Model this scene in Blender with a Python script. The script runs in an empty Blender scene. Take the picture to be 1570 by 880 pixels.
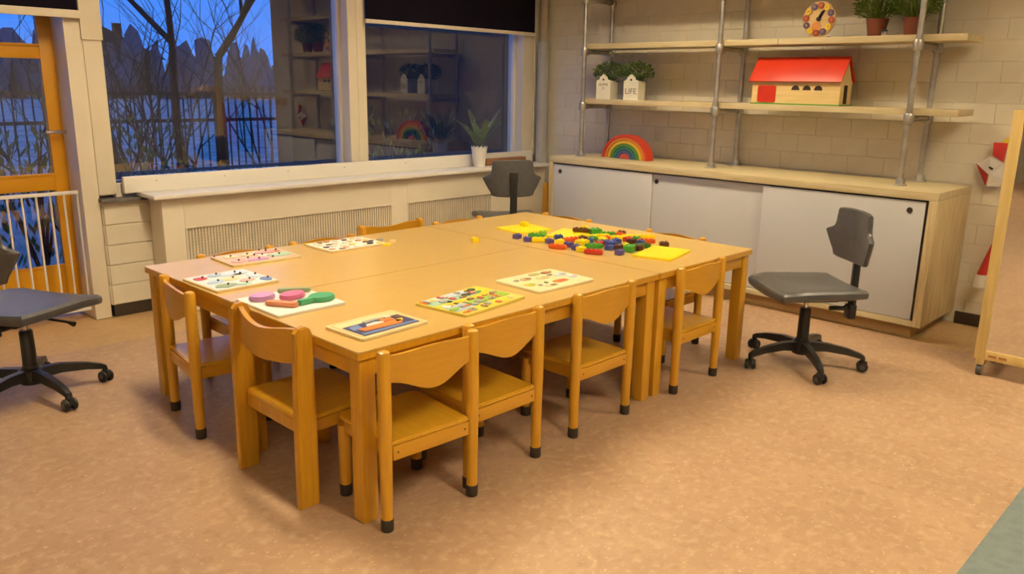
import bpy, bmesh, math, random
from mathutils import Vector, Matrix

# ------------------------------------------------------------------ camera, world, exposure
scene = bpy.context.scene
COL = scene.collection
PI = math.pi

def make_camera():
    f, yaw, pit, rol = 1233.12, .7988, .2458, .0167
    d = Vector((math.cos(pit)*math.sin(yaw), math.cos(pit)*math.cos(yaw), -math.sin(pit)))
    r = Vector((math.cos(yaw), -math.sin(yaw), 0)); u = r.cross(d)
    r2 = r*math.cos(rol) + u*math.sin(rol); u2 = -r*math.sin(rol) + u*math.cos(rol)
    cd = bpy.data.cameras.new('camera'); cd.sensor_width = 36; cd.lens = 36*f/1570
    cd.clip_start = .05; cd.clip_end = 300
    o = bpy.data.objects.new('camera', cd); COL.objects.link(o)
    m = Matrix((r2, u2, -d)).transposed().to_4x4(); m.translation = Vector((-1.3353, -1.947, 1.3863))
    o.matrix_world = m
    scene.camera = o
make_camera()

w = bpy.data.worlds.new('dusk_sky'); scene.world = w; w.use_nodes = True
nt = w.node_tree; nt.nodes.clear()
out = nt.nodes.new('ShaderNodeOutputWorld'); bg = nt.nodes.new('ShaderNodeBackground')
tc = nt.nodes.new('ShaderNodeTexCoord'); sx = nt.nodes.new('ShaderNodeSeparateXYZ'); rp = nt.nodes.new('ShaderNodeValToRGB')
rp.color_ramp.elements[0].position = 0.0; rp.color_ramp.elements[0].color = (.045, .20, .72, 1)
rp.color_ramp.elements[1].position = .6; rp.color_ramp.elements[1].color = (.04, .19, .80, 1)
nt.links.new(tc.outputs['Generated'], sx.inputs[0]); nt.links.new(sx.outputs['Z'], rp.inputs[0])
nt.links.new(rp.outputs[0], bg.inputs[0]); bg.inputs[1].default_value = 1.9
nt.links.new(bg.outputs[0], out.inputs[0])

LAMP_POWER = 60.0
LAMP_COLOR = (1.0, .845, .56)
LAMPS = [(-4.6, -2.2), (-4.6, 1.0), (-2.1, -2.2), (.3, -2.2), (.3, 1.0), (2.6, -2.0), (2.6, 1.0)]
vs = scene.view_settings
vs.view_transform = 'Standard'; vs.look = 'None'; vs.gamma = 1; vs.use_curve_mapping = False
vs.exposure = 0.0

# ------------------------------------------------------------------ materials
MATS = {}
def mat(name, col, rough=.5, col2=None, scale=8, stretch=(1, 1, 1), bump=0, metal=0, spec=.5, coat=0, detail=4, contrast=(.35, .65), noise='noise', emit=0, transl=0, bscale=None, crough=.15):
    if name in MATS: return MATS[name]
    m = bpy.data.materials.new(name); m.use_nodes = True
    n = m.node_tree.nodes; l = m.node_tree.links
    b = n['Principled BSDF']
    b.inputs['Base Color'].default_value = (*col, 1); b.inputs['Roughness'].default_value = rough
    b.inputs['Metallic'].default_value = metal; b.inputs['Specular IOR Level'].default_value = spec
    b.inputs['Coat Weight'].default_value = coat; b.inputs['Coat Roughness'].default_value = crough
    t = n.new('ShaderNodeTexCoord'); mp = n.new('ShaderNodeMapping'); mp.inputs['Scale'].default_value = stretch
    l.new(t.outputs['Object'], mp.inputs[0])
    nz = n.new('ShaderNodeTexNoise'); nz.inputs['Scale'].default_value = scale; nz.inputs['Detail'].default_value = detail
    l.new(mp.outputs[0], nz.inputs[0])
    c2 = col2 if col2 else tuple(c*.9 for c in col)
    rmp = n.new('ShaderNodeValToRGB'); rmp.color_ramp.elements[0].position = contrast[0]; rmp.color_ramp.elements[1].position = contrast[1]
    rmp.color_ramp.elements[0].color = (*c2, 1); rmp.color_ramp.elements[1].color = (*col, 1)
    l.new(nz.outputs['Fac'], rmp.inputs[0]); l.new(rmp.outputs[0], b.inputs['Base Color'])
    if bump:
        bp = n.new('ShaderNodeBump'); bp.inputs['Strength'].default_value = bump; bp.inputs['Distance'].default_value = .002
        if bscale:
            nb = n.new('ShaderNodeTexNoise'); nb.inputs['Scale'].default_value = bscale; l.new(mp.outputs[0], nb.inputs[0]); l.new(nb.outputs['Fac'], bp.inputs['Height'])
        else: l.new(nz.outputs['Fac'], bp.inputs['Height'])
        l.new(bp.outputs[0], b.inputs['Normal'])
    if emit:
        b.inputs['Emission Color'].default_value = (*col, 1); b.inputs['Emission Strength'].default_value = emit
    MATS[name] = m
    return m

def glass_mat():
    m = bpy.data.materials.new('window_glass'); m.use_nodes = True
    n = m.node_tree.nodes; l = m.node_tree.links; n.clear()
    o = n.new('ShaderNodeOutputMaterial'); mx = n.new('ShaderNodeMixShader'); tr = n.new('ShaderNodeBsdfTransparent'); gl = n.new('ShaderNodeBsdfGlossy')
    tr.inputs[0].default_value = (.90, .93, .94, 1); gl.inputs['Roughness'].default_value = .004
    fr = n.new('ShaderNodeFresnel'); fr.inputs[0].default_value = 2.8
    ge = n.new('ShaderNodeNewGeometry'); inv = n.new('ShaderNodeMath'); inv.operation = 'SUBTRACT'; inv.inputs[0].default_value = 1
    mu = n.new('ShaderNodeMath'); mu.operation = 'MULTIPLY'
    l.new(ge.outputs['Backfacing'], inv.inputs[1]); l.new(fr.outputs[0], mu.inputs[0]); l.new(inv.outputs[0], mu.inputs[1])
    l.new(mu.outputs[0], mx.inputs[0]); l.new(tr.outputs[0], mx.inputs[1]); l.new(gl.outputs[0], mx.inputs[2]); l.new(mx.outputs[0], o.inputs[0])
    MATS['glass'] = m
    return m
GLASS = glass_mat()

def floor_mat(name, a, b, fleck, dark):
    m = bpy.data.materials.new(name); m.use_nodes = True
    n = m.node_tree.nodes; l = m.node_tree.links; bs = n['Principled BSDF']
    t = n.new('ShaderNodeTexCoord')
    def noise(scale, det, lo, hi, st=(1, 1, 1)):
        mp = n.new('ShaderNodeMapping'); mp.inputs['Scale'].default_value = st; l.new(t.outputs['Object'], mp.inputs[0])
        z = n.new('ShaderNodeTexNoise'); z.inputs['Scale'].default_value = scale; z.inputs['Detail'].default_value = det; z.inputs['Distortion'].default_value = .25
        l.new(mp.outputs[0], z.inputs[0]); r = n.new('ShaderNodeMapRange'); r.inputs[1].default_value = lo; r.inputs[2].default_value = hi
        l.new(z.outputs['Fac'], r.inputs[0]); return r.outputs[0]
    def mix(f, c1, c2):
        x = n.new('ShaderNodeMix'); x.data_type = 'RGBA'; l.new(f, x.inputs[0])
        for k, c in ((6, c1), (7, c2)):
            if isinstance(c, tuple): x.inputs[k].default_value = (*c, 1)
            else: l.new(c, x.inputs[k])
        return x.outputs[2]
    c = mix(noise(3.2, 8, .36, .64), a, b)
    c = mix(noise(24, 9, .50, .78, (1, 1.2, 1)), c, fleck)
    c = mix(noise(20, 9, .54, .84, (1.2, 1, 1)), c, dark)
    c = mix(noise(60, 3, .64, .70, (1, 1.4, 1)), c, tuple(min(1, q*1.15) for q in fleck))
    l.new(c, bs.inputs['Base Color'])
    bs.inputs['Roughness'].default_value = .42; bs.inputs['Specular IOR Level'].default_value = .35
    MATS[name] = m; return m

beech = mat('beech_lacquer', (.63, .325, .022), .32, (.57, .28, .017), 6, (14, 14, 1.2), 0, coat=.25)
beech_seat = mat('beech_seat', (.66, .36, .022), .26, (.61, .32, .019), 5, (14, 1.5, 8), 0, coat=.25)
beech_back = mat('beech_back', (.59, .295, .018), .3, (.555, .27, .016), 5, (1.6, 8, 14), 0, coat=.3)
beech_old = mat('beech_board', (.59, .30, .018), .32, (.51, .24, .014), 5, (12, 12, 1.2), 0, coat=.25)
laminate = mat('laminate_top', (.63, .405, .125), .28, (.61, .39, .119), 4, (1.0, 11, 6), .0, coat=.5, crough=.24)
laminate_c = mat('laminate_cross', (.63, .405, .125), .28, (.61, .39, .119), 4, (11, 1.0, 6), .0, coat=.5, crough=.24)
rubber = mat('dark_rubber', (.035, .022, .015), .7)
black_plastic = mat('black_plastic', (.018, .017, .017), .38)
grey_vinyl = mat('grey_vinyl', (.075, .072, .075), .42, (.06, .058, .06), 30, bump=.05, coat=.35, crough=.3)
cream_paint = mat('cream_paint', (.74, .66, .53), .45, (.70, .62, .49), 3)
white_paint = mat('white_paint', (.78, .74, .68), .4, (.74, .70, .64), 3)
brick_paint = mat('brick_paint', (.70, .635, .515), .62, (.67, .605, .485), 7, bump=.15, bscale=60)
mortar_paint = mat('mortar_paint', (.69, .625, .505), .75, (.66, .595, .475), 9, bump=.2, bscale=80)
plaster = mat('plaster', (.72, .66, .55), .7)
plaster_room = mat('plaster_room', (.42, .37, .29), .7)
ceil_tile = mat('ceiling_tile', (.55, .52, .46), .8)
door_orange = mat('door_orange', (.64, .30, .008), .35, (.60, .27, .007), 3)
dark_base = mat('dark_skirting', (.045, .03, .022), .5)
pine = mat('pale_pine', (.60, .51, .32), .5, (.50, .40, .22), 4, (16, 1.0, 10), .1)
pine_y = mat('pale_pine_upright', (.60, .49, .29), .5, (.46, .34, .17), 4, (10, 10, 1.0), .1)
door_white = mat('grey_white_door', (.54, .54, .56), .42, (.52, .52, .54), 3)
steel = mat('galvanised_steel', (.55, .53, .50), .38, (.44, .42, .39), 20, metal=.85)
steel_pol = mat('polished_steel', (.75, .74, .72), .2, metal=1.0)
blind_fab = mat('blind_fabric', (.009, .007, .014), .9, spec=.08)
red_paint = mat('red_paint', (.62, .035, .012), .35)
barn_wood = mat('barn_wood', (.76, .58, .28), .5, (.70, .51, .22), 5, (1, 10, 10))
green_paint = mat('green_paint', (.12, .30, .03), .5)
dark_hole = mat('dark_hole', (.03, .016, .01), .8)
terracotta = mat('terracotta', (.20, .052, .028), .65, (.16, .04, .02), 8)
leaf_grass = mat('leaf_grass', (.13, .20, .02), .5, (.06, .11, .012), 12)
leaf_dark = mat('leaf_dark', (.085, .145, .025), .5, (.04, .075, .015), 12)
leaf_fern = mat('leaf_fern', (.12, .18, .085), .45, (.07, .12, .055), 10)
ceramic = mat('white_ceramic', (.78, .74, .68), .3)
planter_white = mat('planter_white', (.76, .72, .60), .55)
print_grey = mat('print_grey', (.16, .14, .12), .7)
print_pale = mat('print_pale', (.45, .42, .35), .7)
slate = mat('slate_ledge', (.16, .14, .13), .5, (.11, .10, .10), 12)
wedge_wood = mat('brown_wood', (.30, .135, .05), .5, (.22, .09, .03), 5, (1, 12, 10))
mirror_m = mat('mirror_glass', (.80, .79, .77), .015, (.80, .79, .77), metal=1.0)
mirror_wood = mat('yellow_pine', (.68, .50, .20), .42, (.60, .42, .15), 4, (10, 10, 1.2), .05)
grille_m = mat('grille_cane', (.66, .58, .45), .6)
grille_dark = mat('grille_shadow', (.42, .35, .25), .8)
grey_pipe = mat('grey_pipe', (.40, .38, .37), .45)
brown_pipe = mat('brown_pipe', (.42, .34, .25), .6)
teal_m = mat('teal_lino', (.175, .215, .225), .5, (.14, .175, .185), 25)
paper_white = mat('paper_white', (.80, .76, .72), .7)
paper_red = mat('paper_red', (.60, .035, .03), .7)
paper_yellow = mat('paper_yellow', (.70, .50, .03), .7)
snow = mat('snowy_ground', (.40, .44, .36), .9, (.20, .23, .18), 1.6)
bark = mat('bark', (.017, .012, .010), .9, (.010, .008, .006), 10, (1, 1, .3))
iron = mat('black_iron', (.015, .015, .017), .6)
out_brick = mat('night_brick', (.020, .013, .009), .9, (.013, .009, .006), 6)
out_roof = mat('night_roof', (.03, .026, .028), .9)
lit_win = mat('lit_window', (1.0, .72, .35), .5, emit=3.0)
coat_maroon = mat('coat_maroon', (.20, .045, .055), .85); coat_pink = mat('coat_pink', (.42, .16, .17), .85); coat_navy = mat('coat_navy', (.03, .035, .07), .85)
flr = floor_mat('lino_pink', (.44, .282, .175), (.39, .242, .148), (.51, .355, .225), (.32, .185, .11))
flr_b = floor_mat('lino_tan', (.50, .32, .15), (.45, .28, .125), (.54, .36, .18), (.40, .24, .10))

# ------------------------------------------------------------------ mesh helpers
class MB:
    def __init__(s): s.bm = bmesh.new()
    def box(s, a, b, bev=0, seg=2, M=None):
        bm = bmesh.new(); bmesh.ops.create_cube(bm, size=1)
        for v in bm.verts:
            v.co = Vector([(a[i]+b[i])/2 + v.co[i]*(b[i]-a[i]) for i in range(3)])
        if bev: bmesh.ops.bevel(bm, geom=bm.edges[:], offset=bev, segments=seg, affect='EDGES', profile=.6)
        s.add(bm, M); return s
    def add(s, bm, M=None):
        if M: bmesh.ops.transform(bm, matrix=M, verts=bm.verts)
        me = bpy.data.meshes.new('t'); bm.to_mesh(me); bm.free(); s.bm.from_mesh(me); bpy.data.meshes.remove(me)
    def tube(s, pts, rad, n=12, cap=True):
        pts = [Vector(p) for p in pts]; rs = rad if isinstance(rad, (list, tuple)) else [rad]*len(pts)
        rings = []; prev = None
        for i, p in enumerate(pts):
            d = (pts[min(i+1, len(pts)-1)] - pts[max(i-1, 0)]).normalized()
            if prev is None:
                a = Vector((0, 0, 1)) if abs(d.z) < .9 else Vector((1, 0, 0)); x = d.cross(a).normalized()
            else: x = (prev - d*prev.dot(d)).normalized()
            prev = x; y = d.cross(x)
            rings.append([s.bm.verts.new(p + (x*math.cos(2*PI*k/n) + y*math.sin(2*PI*k/n))*rs[i]) for k in range(n)])
        for a, b in zip(rings, rings[1:]):
            for k in range(n): s.bm.faces.new((a[k], a[(k+1) % n], b[(k+1) % n], b[k]))
        if cap: s.bm.faces.new(rings[0][::-1]); s.bm.faces.new(rings[-1])
        return s
    def lathe(s, prof, n=24, c=(0, 0, 0), cap=True, fz=None):
        rings = []
        for j, (r, z) in enumerate(prof):
            rings.append([s.bm.verts.new((c[0]+r*math.cos(2*PI*k/n), c[1]+r*math.sin(2*PI*k/n), c[2]+z+(fz(j, 2*PI*k/n) if fz else 0))) for k in range(n)])
        for a, b in zip(rings, rings[1:]):
            for k in range(n): s.bm.faces.new((a[k], a[(k+1) % n], b[(k+1) % n], b[k]))
        if cap: s.bm.faces.new(rings[0][::-1]); s.bm.faces.new(rings[-1])
        return s
    def prism(s, poly, lo, hi, axis='z', M=None, bev=0):
        bm = bmesh.new()
        def P(u, v, h): return {'z': (u, v, h), 'x': (h, u, v), 'y': (u, h, v)}[axis]
        A = [bm.verts.new(P(u, v, lo)) for u, v in poly]; B = [bm.verts.new(P(u, v, hi)) for u, v in poly]; n = len(poly)
        bm.faces.new(A[::-1]); bm.faces.new(B)
        for k in range(n): bm.faces.new((A[k], A[(k+1) % n], B[(k+1) % n], B[k]))
        bmesh.ops.recalc_face_normals(bm, faces=bm.faces)
        if bev:
            ed = [e for e in bm.edges if (e.verts[0] in B and e.verts[1] in B) or (e.verts[0] in A and e.verts[1] in A)]
            bmesh.ops.bevel(bm, geom=ed, offset=bev, segments=2, affect='EDGES')
        s.add(bm, M); return s
    def face(s, pts): s.bm.faces.new([s.bm.verts.new(p) for p in pts]); return s
    def mesh(s, name, m, smooth=True):
        me = bpy.data.meshes.new(name)
        bmesh.ops.recalc_face_normals(s.bm, faces=s.bm.faces)
        s.bm.to_mesh(me); s.bm.free()
        if m: me.materials.append(m)
        if smooth:
            me.shade_smooth()
            me.set_sharp_from_angle(angle=math.radians(38))
        return me
    def build(s, name, m, parent=None, smooth=True, **kw):
        return link(name, s.mesh(name, m, smooth), parent, **kw)

def link(name, data, parent=None, loc=None, rz=None, label=None, cat=None, group=None, kind=None):
    o = bpy.data.objects.new(name, data); COL.objects.link(o)
    if parent: o.parent = parent
    if loc is not None: o.location = loc
    if rz is not None: o.rotation_euler = (0, 0, rz)
    if label: o['label'] = label
    if cat: o['category'] = cat
    if group: o['group'] = group
    if kind: o['kind'] = kind
    return o
def thing(name, label, cat, loc=(0, 0, 0), rz=0, group=None): return link(name, None, None, loc, rz, label, cat, group)
def dup(o, loc=None, rz=None, parent=None, label=None, group=None):
    c = o.copy(); COL.objects.link(c); c.parent = parent
    if parent is not None: c.matrix_parent_inverse = o.matrix_parent_inverse.copy()
    if loc is not None: c.location = loc
    if rz is not None: c.rotation_euler = (0, 0, rz)
    if label: c['label'] = label
    if group: c['group'] = group
    for ch in [x for x in o.children]: dup(ch, parent=c)
    return c
def B(a, b, bev=0, **k): return MB().box(a, b, bev, **k)
def rrect(w, h, r, n=5, cx=0, cy=0):
    p = []
    for (sx, sy, a0) in ((1, 1, 0), (-1, 1, 90), (-1, -1, 180), (1, -1, 270)):
        for k in range(n+1):
            a = math.radians(a0+90*k/n); p.append((cx+sx*(w/2-r)+r*math.cos(a), cy+sy*(h/2-r)+r*math.sin(a)))
    return p
def ell(rx, ry, n=20, cx=0, cy=0, rot=0):
    return [(cx+rx*math.cos(2*PI*k/n)*math.cos(rot)-ry*math.sin(2*PI*k/n)*math.sin(rot), cy+rx*math.cos(2*PI*k/n)*math.sin(rot)+ry*math.sin(2*PI*k/n)*math.cos(rot)) for k in range(n)]
def text_mesh(body, size, name, m, parent, M):
    cu = bpy.data.curves.new('txt', 'FONT'); cu.body = body; cu.size = size; cu.align_x = 'CENTER'; cu.align_y = 'CENTER'; cu.extrude = .0006
    o = bpy.data.objects.new('txt', cu); COL.objects.link(o)
    dg = bpy.context.evaluated_depsgraph_get(); me = bpy.data.meshes.new_from_object(o.evaluated_get(dg)); bpy.data.objects.remove(o)
    me.transform(M); me.materials.clear(); me.materials.append(m)
    return link(name, me, parent)

# ------------------------------------------------------------------ room shell
WX, WY = 4.04, 2.967        # right (cabinet) wall plane, window wall plane
LX, BY, CZ = -7.5, -4.2, 2.75
S = dict(kind='structure')
fl = B((LX-.1, BY-.1, -.12), (WX+.1, 3.35, -.002)).build('floor', flr_b, **S)
B((LX, BY, -.002), (3.44, 2.47, .0)).build('field_sheet', flr, fl)
B((LX-.1, BY-.1, CZ), (WX+.1, 3.35, CZ+.1)).build('ceiling', ceil_tile, **S)
B((LX-.1, BY, 0), (LX, 3.35, CZ)).build('wall_left', plaster_room, **S)
B((LX-.1, BY-.1, 0), (WX+.1, BY, CZ)).build('wall_back', plaster_room, **S)
wr = B((WX, BY, 0), (WX+.1, 3.35, CZ)).build('wall_right', mortar_paint, **S)
# painted blocks of the right wall, each one its own piece
bl, bh, jt = .235, .118, .003
bme = MB().box((-.004, -(bl-jt)/2, -(bh-jt)/2), (.004, (bl-jt)/2, (bh-jt)/2), .0015, 1).mesh('brick', brick_paint)
rnd = random.Random(4)
nb = 0
for j in range(19):
    z = .03 + bh*(j+.5)
    for i in range(-1, 17):
        y = 2.80 - bl*i - (bl/2 if j % 2 else 0)
        if y+bl/2 > WY-.02 or y < -1.35 or z > 2.13: continue
        if z < .80 and y > -.42: continue
        link('brick', bme, wr, (WX+.0016-rnd.random()*.0006, y, z)); nb += 1
B((WX-.014, BY+.01, 0), (WX, -.56, .075), .003).build('baseboard_right', dark_base, **S)

ww = MB()
ww.box((.40, 3.0, 0), (WX, 3.2, .79)); ww.box((.225, WY, 2.38), (WX, 3.2, CZ)); ww.box((LX, WY, 0), (-.86, 3.2, CZ)); ww.box((-.86, WY, 2.2), (.225, 3.2, CZ))
ww.box((.312, 3.05, .6), (.45, 3.2, .735)); ww.box((3.95, WY+.002, .79), (WX, 3.2, 2.38))
wwo = ww.build('wall_window', plaster, **S)
# pier of painted blocks left of the radiator cover
pier = MB().box((.315, 2.975, .075), (.60, 3.3, .675)).build('pier_core', mortar_paint, wwo)
pme = MB().box((-.142, -.006, -.0585), (.142, .006, .0585), .004, 1).mesh('brick', brick_paint)
for j in range(5): link('brick', pme, wwo, (.458, 2.9735, .075+.12*(j+.5)))
pms = MB().box((-.006, -.16, -.0585), (.006, .16, .0585), .004, 1).mesh('brick', brick_paint)
for j in range(5): link('brick', pms, wwo, (.3135, 3.14, .075+.12*(j+.5)))
B((.322, 2.98, 0), (.60, 3.3, .075), .002).build('baseboard_window', dark_base, **S)
B((.30, 2.93, .690), (.56, 3.05, .712), .003).build('trim_1', slate, **S)
B((.31, 2.962, .675), (.575, 3.0, .690)).build('trim_2', cream_paint, **S)

# ------------------------------------------------------------------ windows
def window(name, x0, x1, z0, z1, yf, yb, fl_, fr_, fb=.035):
    o = link(name, None, kind='structure', loc=(0, 0, 0))
    B((x0-fl_, yf, z0-.06), (x0, yb, z1+.06), .004).build('jamb', cream_paint, o)
    B((x1, yf, z0-.06), (x1+fr_, yb, z1+.06), .004).build('jamb', cream_paint, o)
    B((x0, yf+.05, z0-.06), (x1, yb, z0), .004).build('bottom_rail', cream_paint, o)
    B((x0, yf+.05, z1), (x1, yb, z1+.06), .004).build('top_rail', cream_paint, o)
    for xa, sg in ((x0, 1), (x1, -1)):
        B((min(xa, xa+sg*.022), yf+.09, z0), (max(xa, xa+sg*.022), yb-.005, z1), .002).build('glazing_bead', white_paint, o)
    B((x0+.004, yb-.050, z0), (x1-.004, yb-.036, z1)).build('pane', GLASS, o, smooth=False)
    return o
window('window_1', .408, 2.045, .79, 2.32, 2.985, 3.15, .10, .075)
window('window_2', 2.196, 3.825, .79, 2.32, 2.985, 3.15, .075, .125)
B((.30, 2.972, 1.592), (.412, 2.99, 2.38), .003).build('trim_3', cream_paint, **S)
# door frame and door
dj = MB().box((.218, 2.99, 0), (.308, 3.28, 2.2), .004); dj.box((-.86, 3.0, 2.1), (.218, 3.28, 2.2)); dj.box((-.86, 3.0, 0), (-.80, 3.28, 2.1))
dj.build('trim_4', cream_paint, **S)
dr = link('door_1', None, kind='structure')
y0, y1 = 3.19, 3.235
B((.145, y0, .02), (.285, y1, 2.09), .003).build('stile', door_orange, dr)
B((-.79, y0, .02), (-.65, y1, 2.09), .003).build('stile', door_orange, dr)
for a, b in ((.02, .305), (.755, .838), (1.487, 1.552), (1.97, 2.09)):
    B((-.65, y0, a), (.145, y1, b), .003).build('rail', door_orange, dr)
for a, b in ((.305, .755), (.838, 1.487), (1.552, 1.97)):
    B((-.65, y0+.016, a), (.145, y0+.028, b)).build('pane', GLASS, dr, smooth=False)
    B((-.65, y0-.006, a), (.145, y0+.014, a+.014), .002).build('glazing_bead', door_orange, dr)
hd = MB().tube([(.243, y0-.005, 1.085), (.243, y0-.05, 1.085), (.235, y0-.055, 1.086), (.11, y0-.055, 1.088)], .011, 10).build('handle', steel_pol, dr)
MB().prism(rrect(.042, .16, .018, cx=.243, cy=1.04), y0-.008, y0, 'y').build('handle_plate', steel, hd)
B((-.86, 3.28, -.1), (.33, 3.33, .0)).build('threshold', slate, dr)

def blind(x0, x1, zb, y, label, barh=.028):
    o = thing('roller_blind', label, 'blind', ((x0+x1)/2, y, zb))
    h = (x1-x0)/2
    B((-h+.012, -.0015, barh*.6), (h-.012, .0015, 2.42-zb)).build('blind_fabric', blind_fab, o)
    B((-h, -.011, 0), (h, .011, barh), .005).build('bottom_bar', cream_paint, o)
    MB().tube([(-h, 0, 2.42-zb), (h, 0, 2.42-zb)], .03, 14).build('roller', blind_fab, o)
    return o
blind(2.175, 3.935, 1.795, 2.955, 'dark roller blind pulled part way down over the window beside the pipe')
blind(-.80, .300, 1.700, 2.955, 'dark roller blind rolled up above the orange door', .042)
# pipe in the corner
pp = thing('corner_pipe', 'vertical boxed pipe with a grey sleeve in the corner by the shelving', 'pipe', (3.965, 2.885, 0))
MB().lathe([(.05, 0), (.05, 1.745), (.042, 1.745), (.042, 1.75)], 20).build('sleeve', grey_pipe, pp)
MB().lathe([(.036, 1.74), (.036, CZ)], 18).build('upper_pipe', brown_pipe, pp)

# ------------------------------------------------------------------ radiator cover and sill
rc = thing('radiator_cover', 'long cream radiator cover with mesh panels and broad window sill', 'radiator cover', (0, 0, 0))
fy = 2.775
gx = [(.70, 2.235), (2.385, 3.25)]; gz = (.12, .522)
body = MB()
body.box((.572, fy, .008), (.70, fy+.02, .705), .002); body.box((2.235, fy, .008), (2.385, fy+.02, .705), .002); body.box((3.25, fy, .008), (3.90, fy+.02, .705), .002)
for a, b in gx: body.box((a, fy, .008), (b, fy+.02, gz[0])); body.box((a, fy, gz[1]), (b, fy+.02, .705))
body.box((.572, fy+.02, .008), (.592, 2.955, .705))
body.build('body', cream_paint, rc)
B((.60, fy+.04, .02), (3.9, fy+.05, .70)).build('recess_shade_panel', grille_dark, rc)  # shade of the recess behind the grilles, put into this panel's colour
for a, b in gx:
    g = MB(); x = a+.004
    while x < b-.004:
        g.box((x, fy+.006, gz[0]), (x+.0135, fy+.012, gz[1])); x += .0195
    z = gz[0]+.006
    while z < gz[1]-.004:
        g.box((a, fy+.012, z), (b, fy+.016, z+.007)); z += .0195
    g.build('grille', grille_m, rc, smooth=False, kind='stuff')
    B((a, fy-.003, gz[1]-.002), (b, fy+.008, gz[1]+.006)).build('grille_trim', cream_paint, rc)
B((.512, 2.725, .712), (3.908, 2.985, .737), .006).build('sill_board', white_paint, rc)
B((.585, 2.75, .700), (3.90, 2.80, .713)).build('batten', cream_paint, rc)
bb = B((.432, 2.936, .737), (3.91, 2.968, .832), .004).build('back_board', white_paint, rc)
for sx_ in (.62, 1.05, 1.5, 1.95, 2.5): MB().lathe([(.005, -.001), (.005, .002)], 10).build('screw', steel, bb).matrix_local = Matrix.Translation((sx_, 2.9355, .80)) @ Matrix.Rotation(PI/2, 4, 'X')

# ------------------------------------------------------------------ gate
ga = thing('safety_gate', 'white metal child gate of upright bars across the orange door', 'gate', (0, 3.06, 0))
MB().box((-.74, -.009, .740), (.222, .009, .760), .004).build('top_rail', white_paint, ga)
MB().box((-.74, -.009, .05), (.222, .009, .070), .004).build('bottom_rail', white_paint, ga)
bar = MB().tube([(0, 0, .06), (0, 0, .75)], .006, 8).mesh('bar', white_paint)
for k in range(14): link('bar', bar, ga, (.213-.0712*k, 0, 0))
gp = MB().box((.250, -.035, 0), (.292, -.005, 1.02), .004).build('hinge_post', white_paint, ga)
for z in (.5, .9): MB().tube([(.27, -.034, z), (.27, -.038, z)], .005, 8).build('screw', steel, gp)

# ------------------------------------------------------------------ ceiling lamps
lamp_emit = mat('lamp_diffuser', LAMP_COLOR, .5, LAMP_COLOR, emit=LAMP_POWER)
lh = MB().box((-.17, -.64, -.02), (.17, .64, 0))
for s_ in (-1, 1): lh.box((s_*.158-.012, -.64, -.15), (s_*.158+.012, .64, -.02), .003); lh.box((-.146, s_*.628-.012, -.15), (.146, s_*.628+.012, -.02), .003)  # unseen deep skirts, shaped to keep lamp light off the upper walls
lhous = lh.mesh('housing', mat('lamp_housing', (.5, .47, .42), .5))
ldif = MB().box((-.140, -.60, -.035), (.140, .60, -.022)).mesh('diffuser', lamp_emit, False)
for x, y in LAMPS:
    t = thing('ceiling_light', 'long rectangular ceiling light with glowing diffuser on the ceiling', 'ceiling light', (x, y, CZ), 0, 'ceiling lights')
    link('housing', lhous, t); link('diffuser', ldif, t)

# ------------------------------------------------------------------ tables
def table(label, x0, x1, y0, y1, m, H=.59):
    t = thing('low_table', label, 'table', ((x0+x1)/2, (y0+y1)/2, 0), 0)
    hx, hy = (x1-x0)/2, (y1-y0)/2
    MB().prism(rrect(2*hx, 2*hy, .012, 3), H-.005, H, 'z', bev=.0015).build('table_top', m, t)
    MB().prism(rrect(2*hx, 2*hy, .012, 3), H-.026, H-.005, 'z').build('edge_band', beech, t)
    i, lw = .013, .058
    for sx, sy in ((-1, -1), (1, -1), (1, 1), (-1, 1)):
        cx, cy = sx*(hx-i-lw/2), sy*(hy-i-lw/2)
        B((cx-lw/2, cy-lw/2, 0), (cx+lw/2, cy+lw/2, H-.026), .005).build('leg', beech, t)
    for s_ in (-1, 1):
        B((-hx+i+lw, s_*(hy-.030)-.010, H-.090), (hx-i-lw, s_*(hy-.030)+.010, H-.026), .002).build('apron', beech_back, t)
        B((s_*(hx-.030)-.010, -hy+i+lw, H-.090), (s_*(hx-.030)+.010, hy-i-lw, H-.026), .002).build('apron', beech_back, t)
    return t
table('low beech table carrying the boat, animal and cream puzzles', 0, 1.600, 0, .797, laminate)
table('low beech table along the window side carrying the knob puzzles', 0, 1.600, .800, 1.610, laminate)
table('low beech table set crosswise under the pile of plastic blocks', 1.606, 2.437, 0, 1.610, laminate_c)

# ------------------------------------------------------------------ children's chairs
def back_panel(hw, zt, ht, ctop, cbot, th=.012, bow=.022, n=18, y=0):
    bm = bmesh.new(); F = []; K = []
    for i in range(n+1):
        u = -1+2*i/n; x = u*hw
        top = zt + ctop*(math.cos(u*PI)+1)/2
        bot = zt-ht - cbot*(math.cos(u*PI)+1)/2
        yy = y - bow*(1-u*u)
        rf = []; rk = []
        for k in range(5):
            z = bot+(top-bot)*k/4
            rf.append(bm.verts.new((x, yy+th/2, z))); rk.append(bm.verts.new((x, yy-th/2, z)))
        F.append(rf); K.append(rk)
    for i in range(n):
        for k in range(4):
            bm.faces.new((F[i][k], F[i+1][k], F[i+1][k+1], F[i][k+1])); bm.faces.new((K[i][k], K[i][k+1], K[i+1][k+1], K[i+1][k]))
        bm.faces.new((F[i][4], F[i+1][4], K[i+1][4], K[i][4])); bm.faces.new((F[i][0], K[i][0], K[i+1][0], F[i+1][0]))
    for i in (0, n):
        for k in range(4): bm.faces.new((F[i][k], F[i][k+1], K[i][k+1], K[i][k]))
    bmesh.ops.recalc_face_normals(bm, faces=bm.faces)
    m = MB(); m.add(bm); return m
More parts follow.
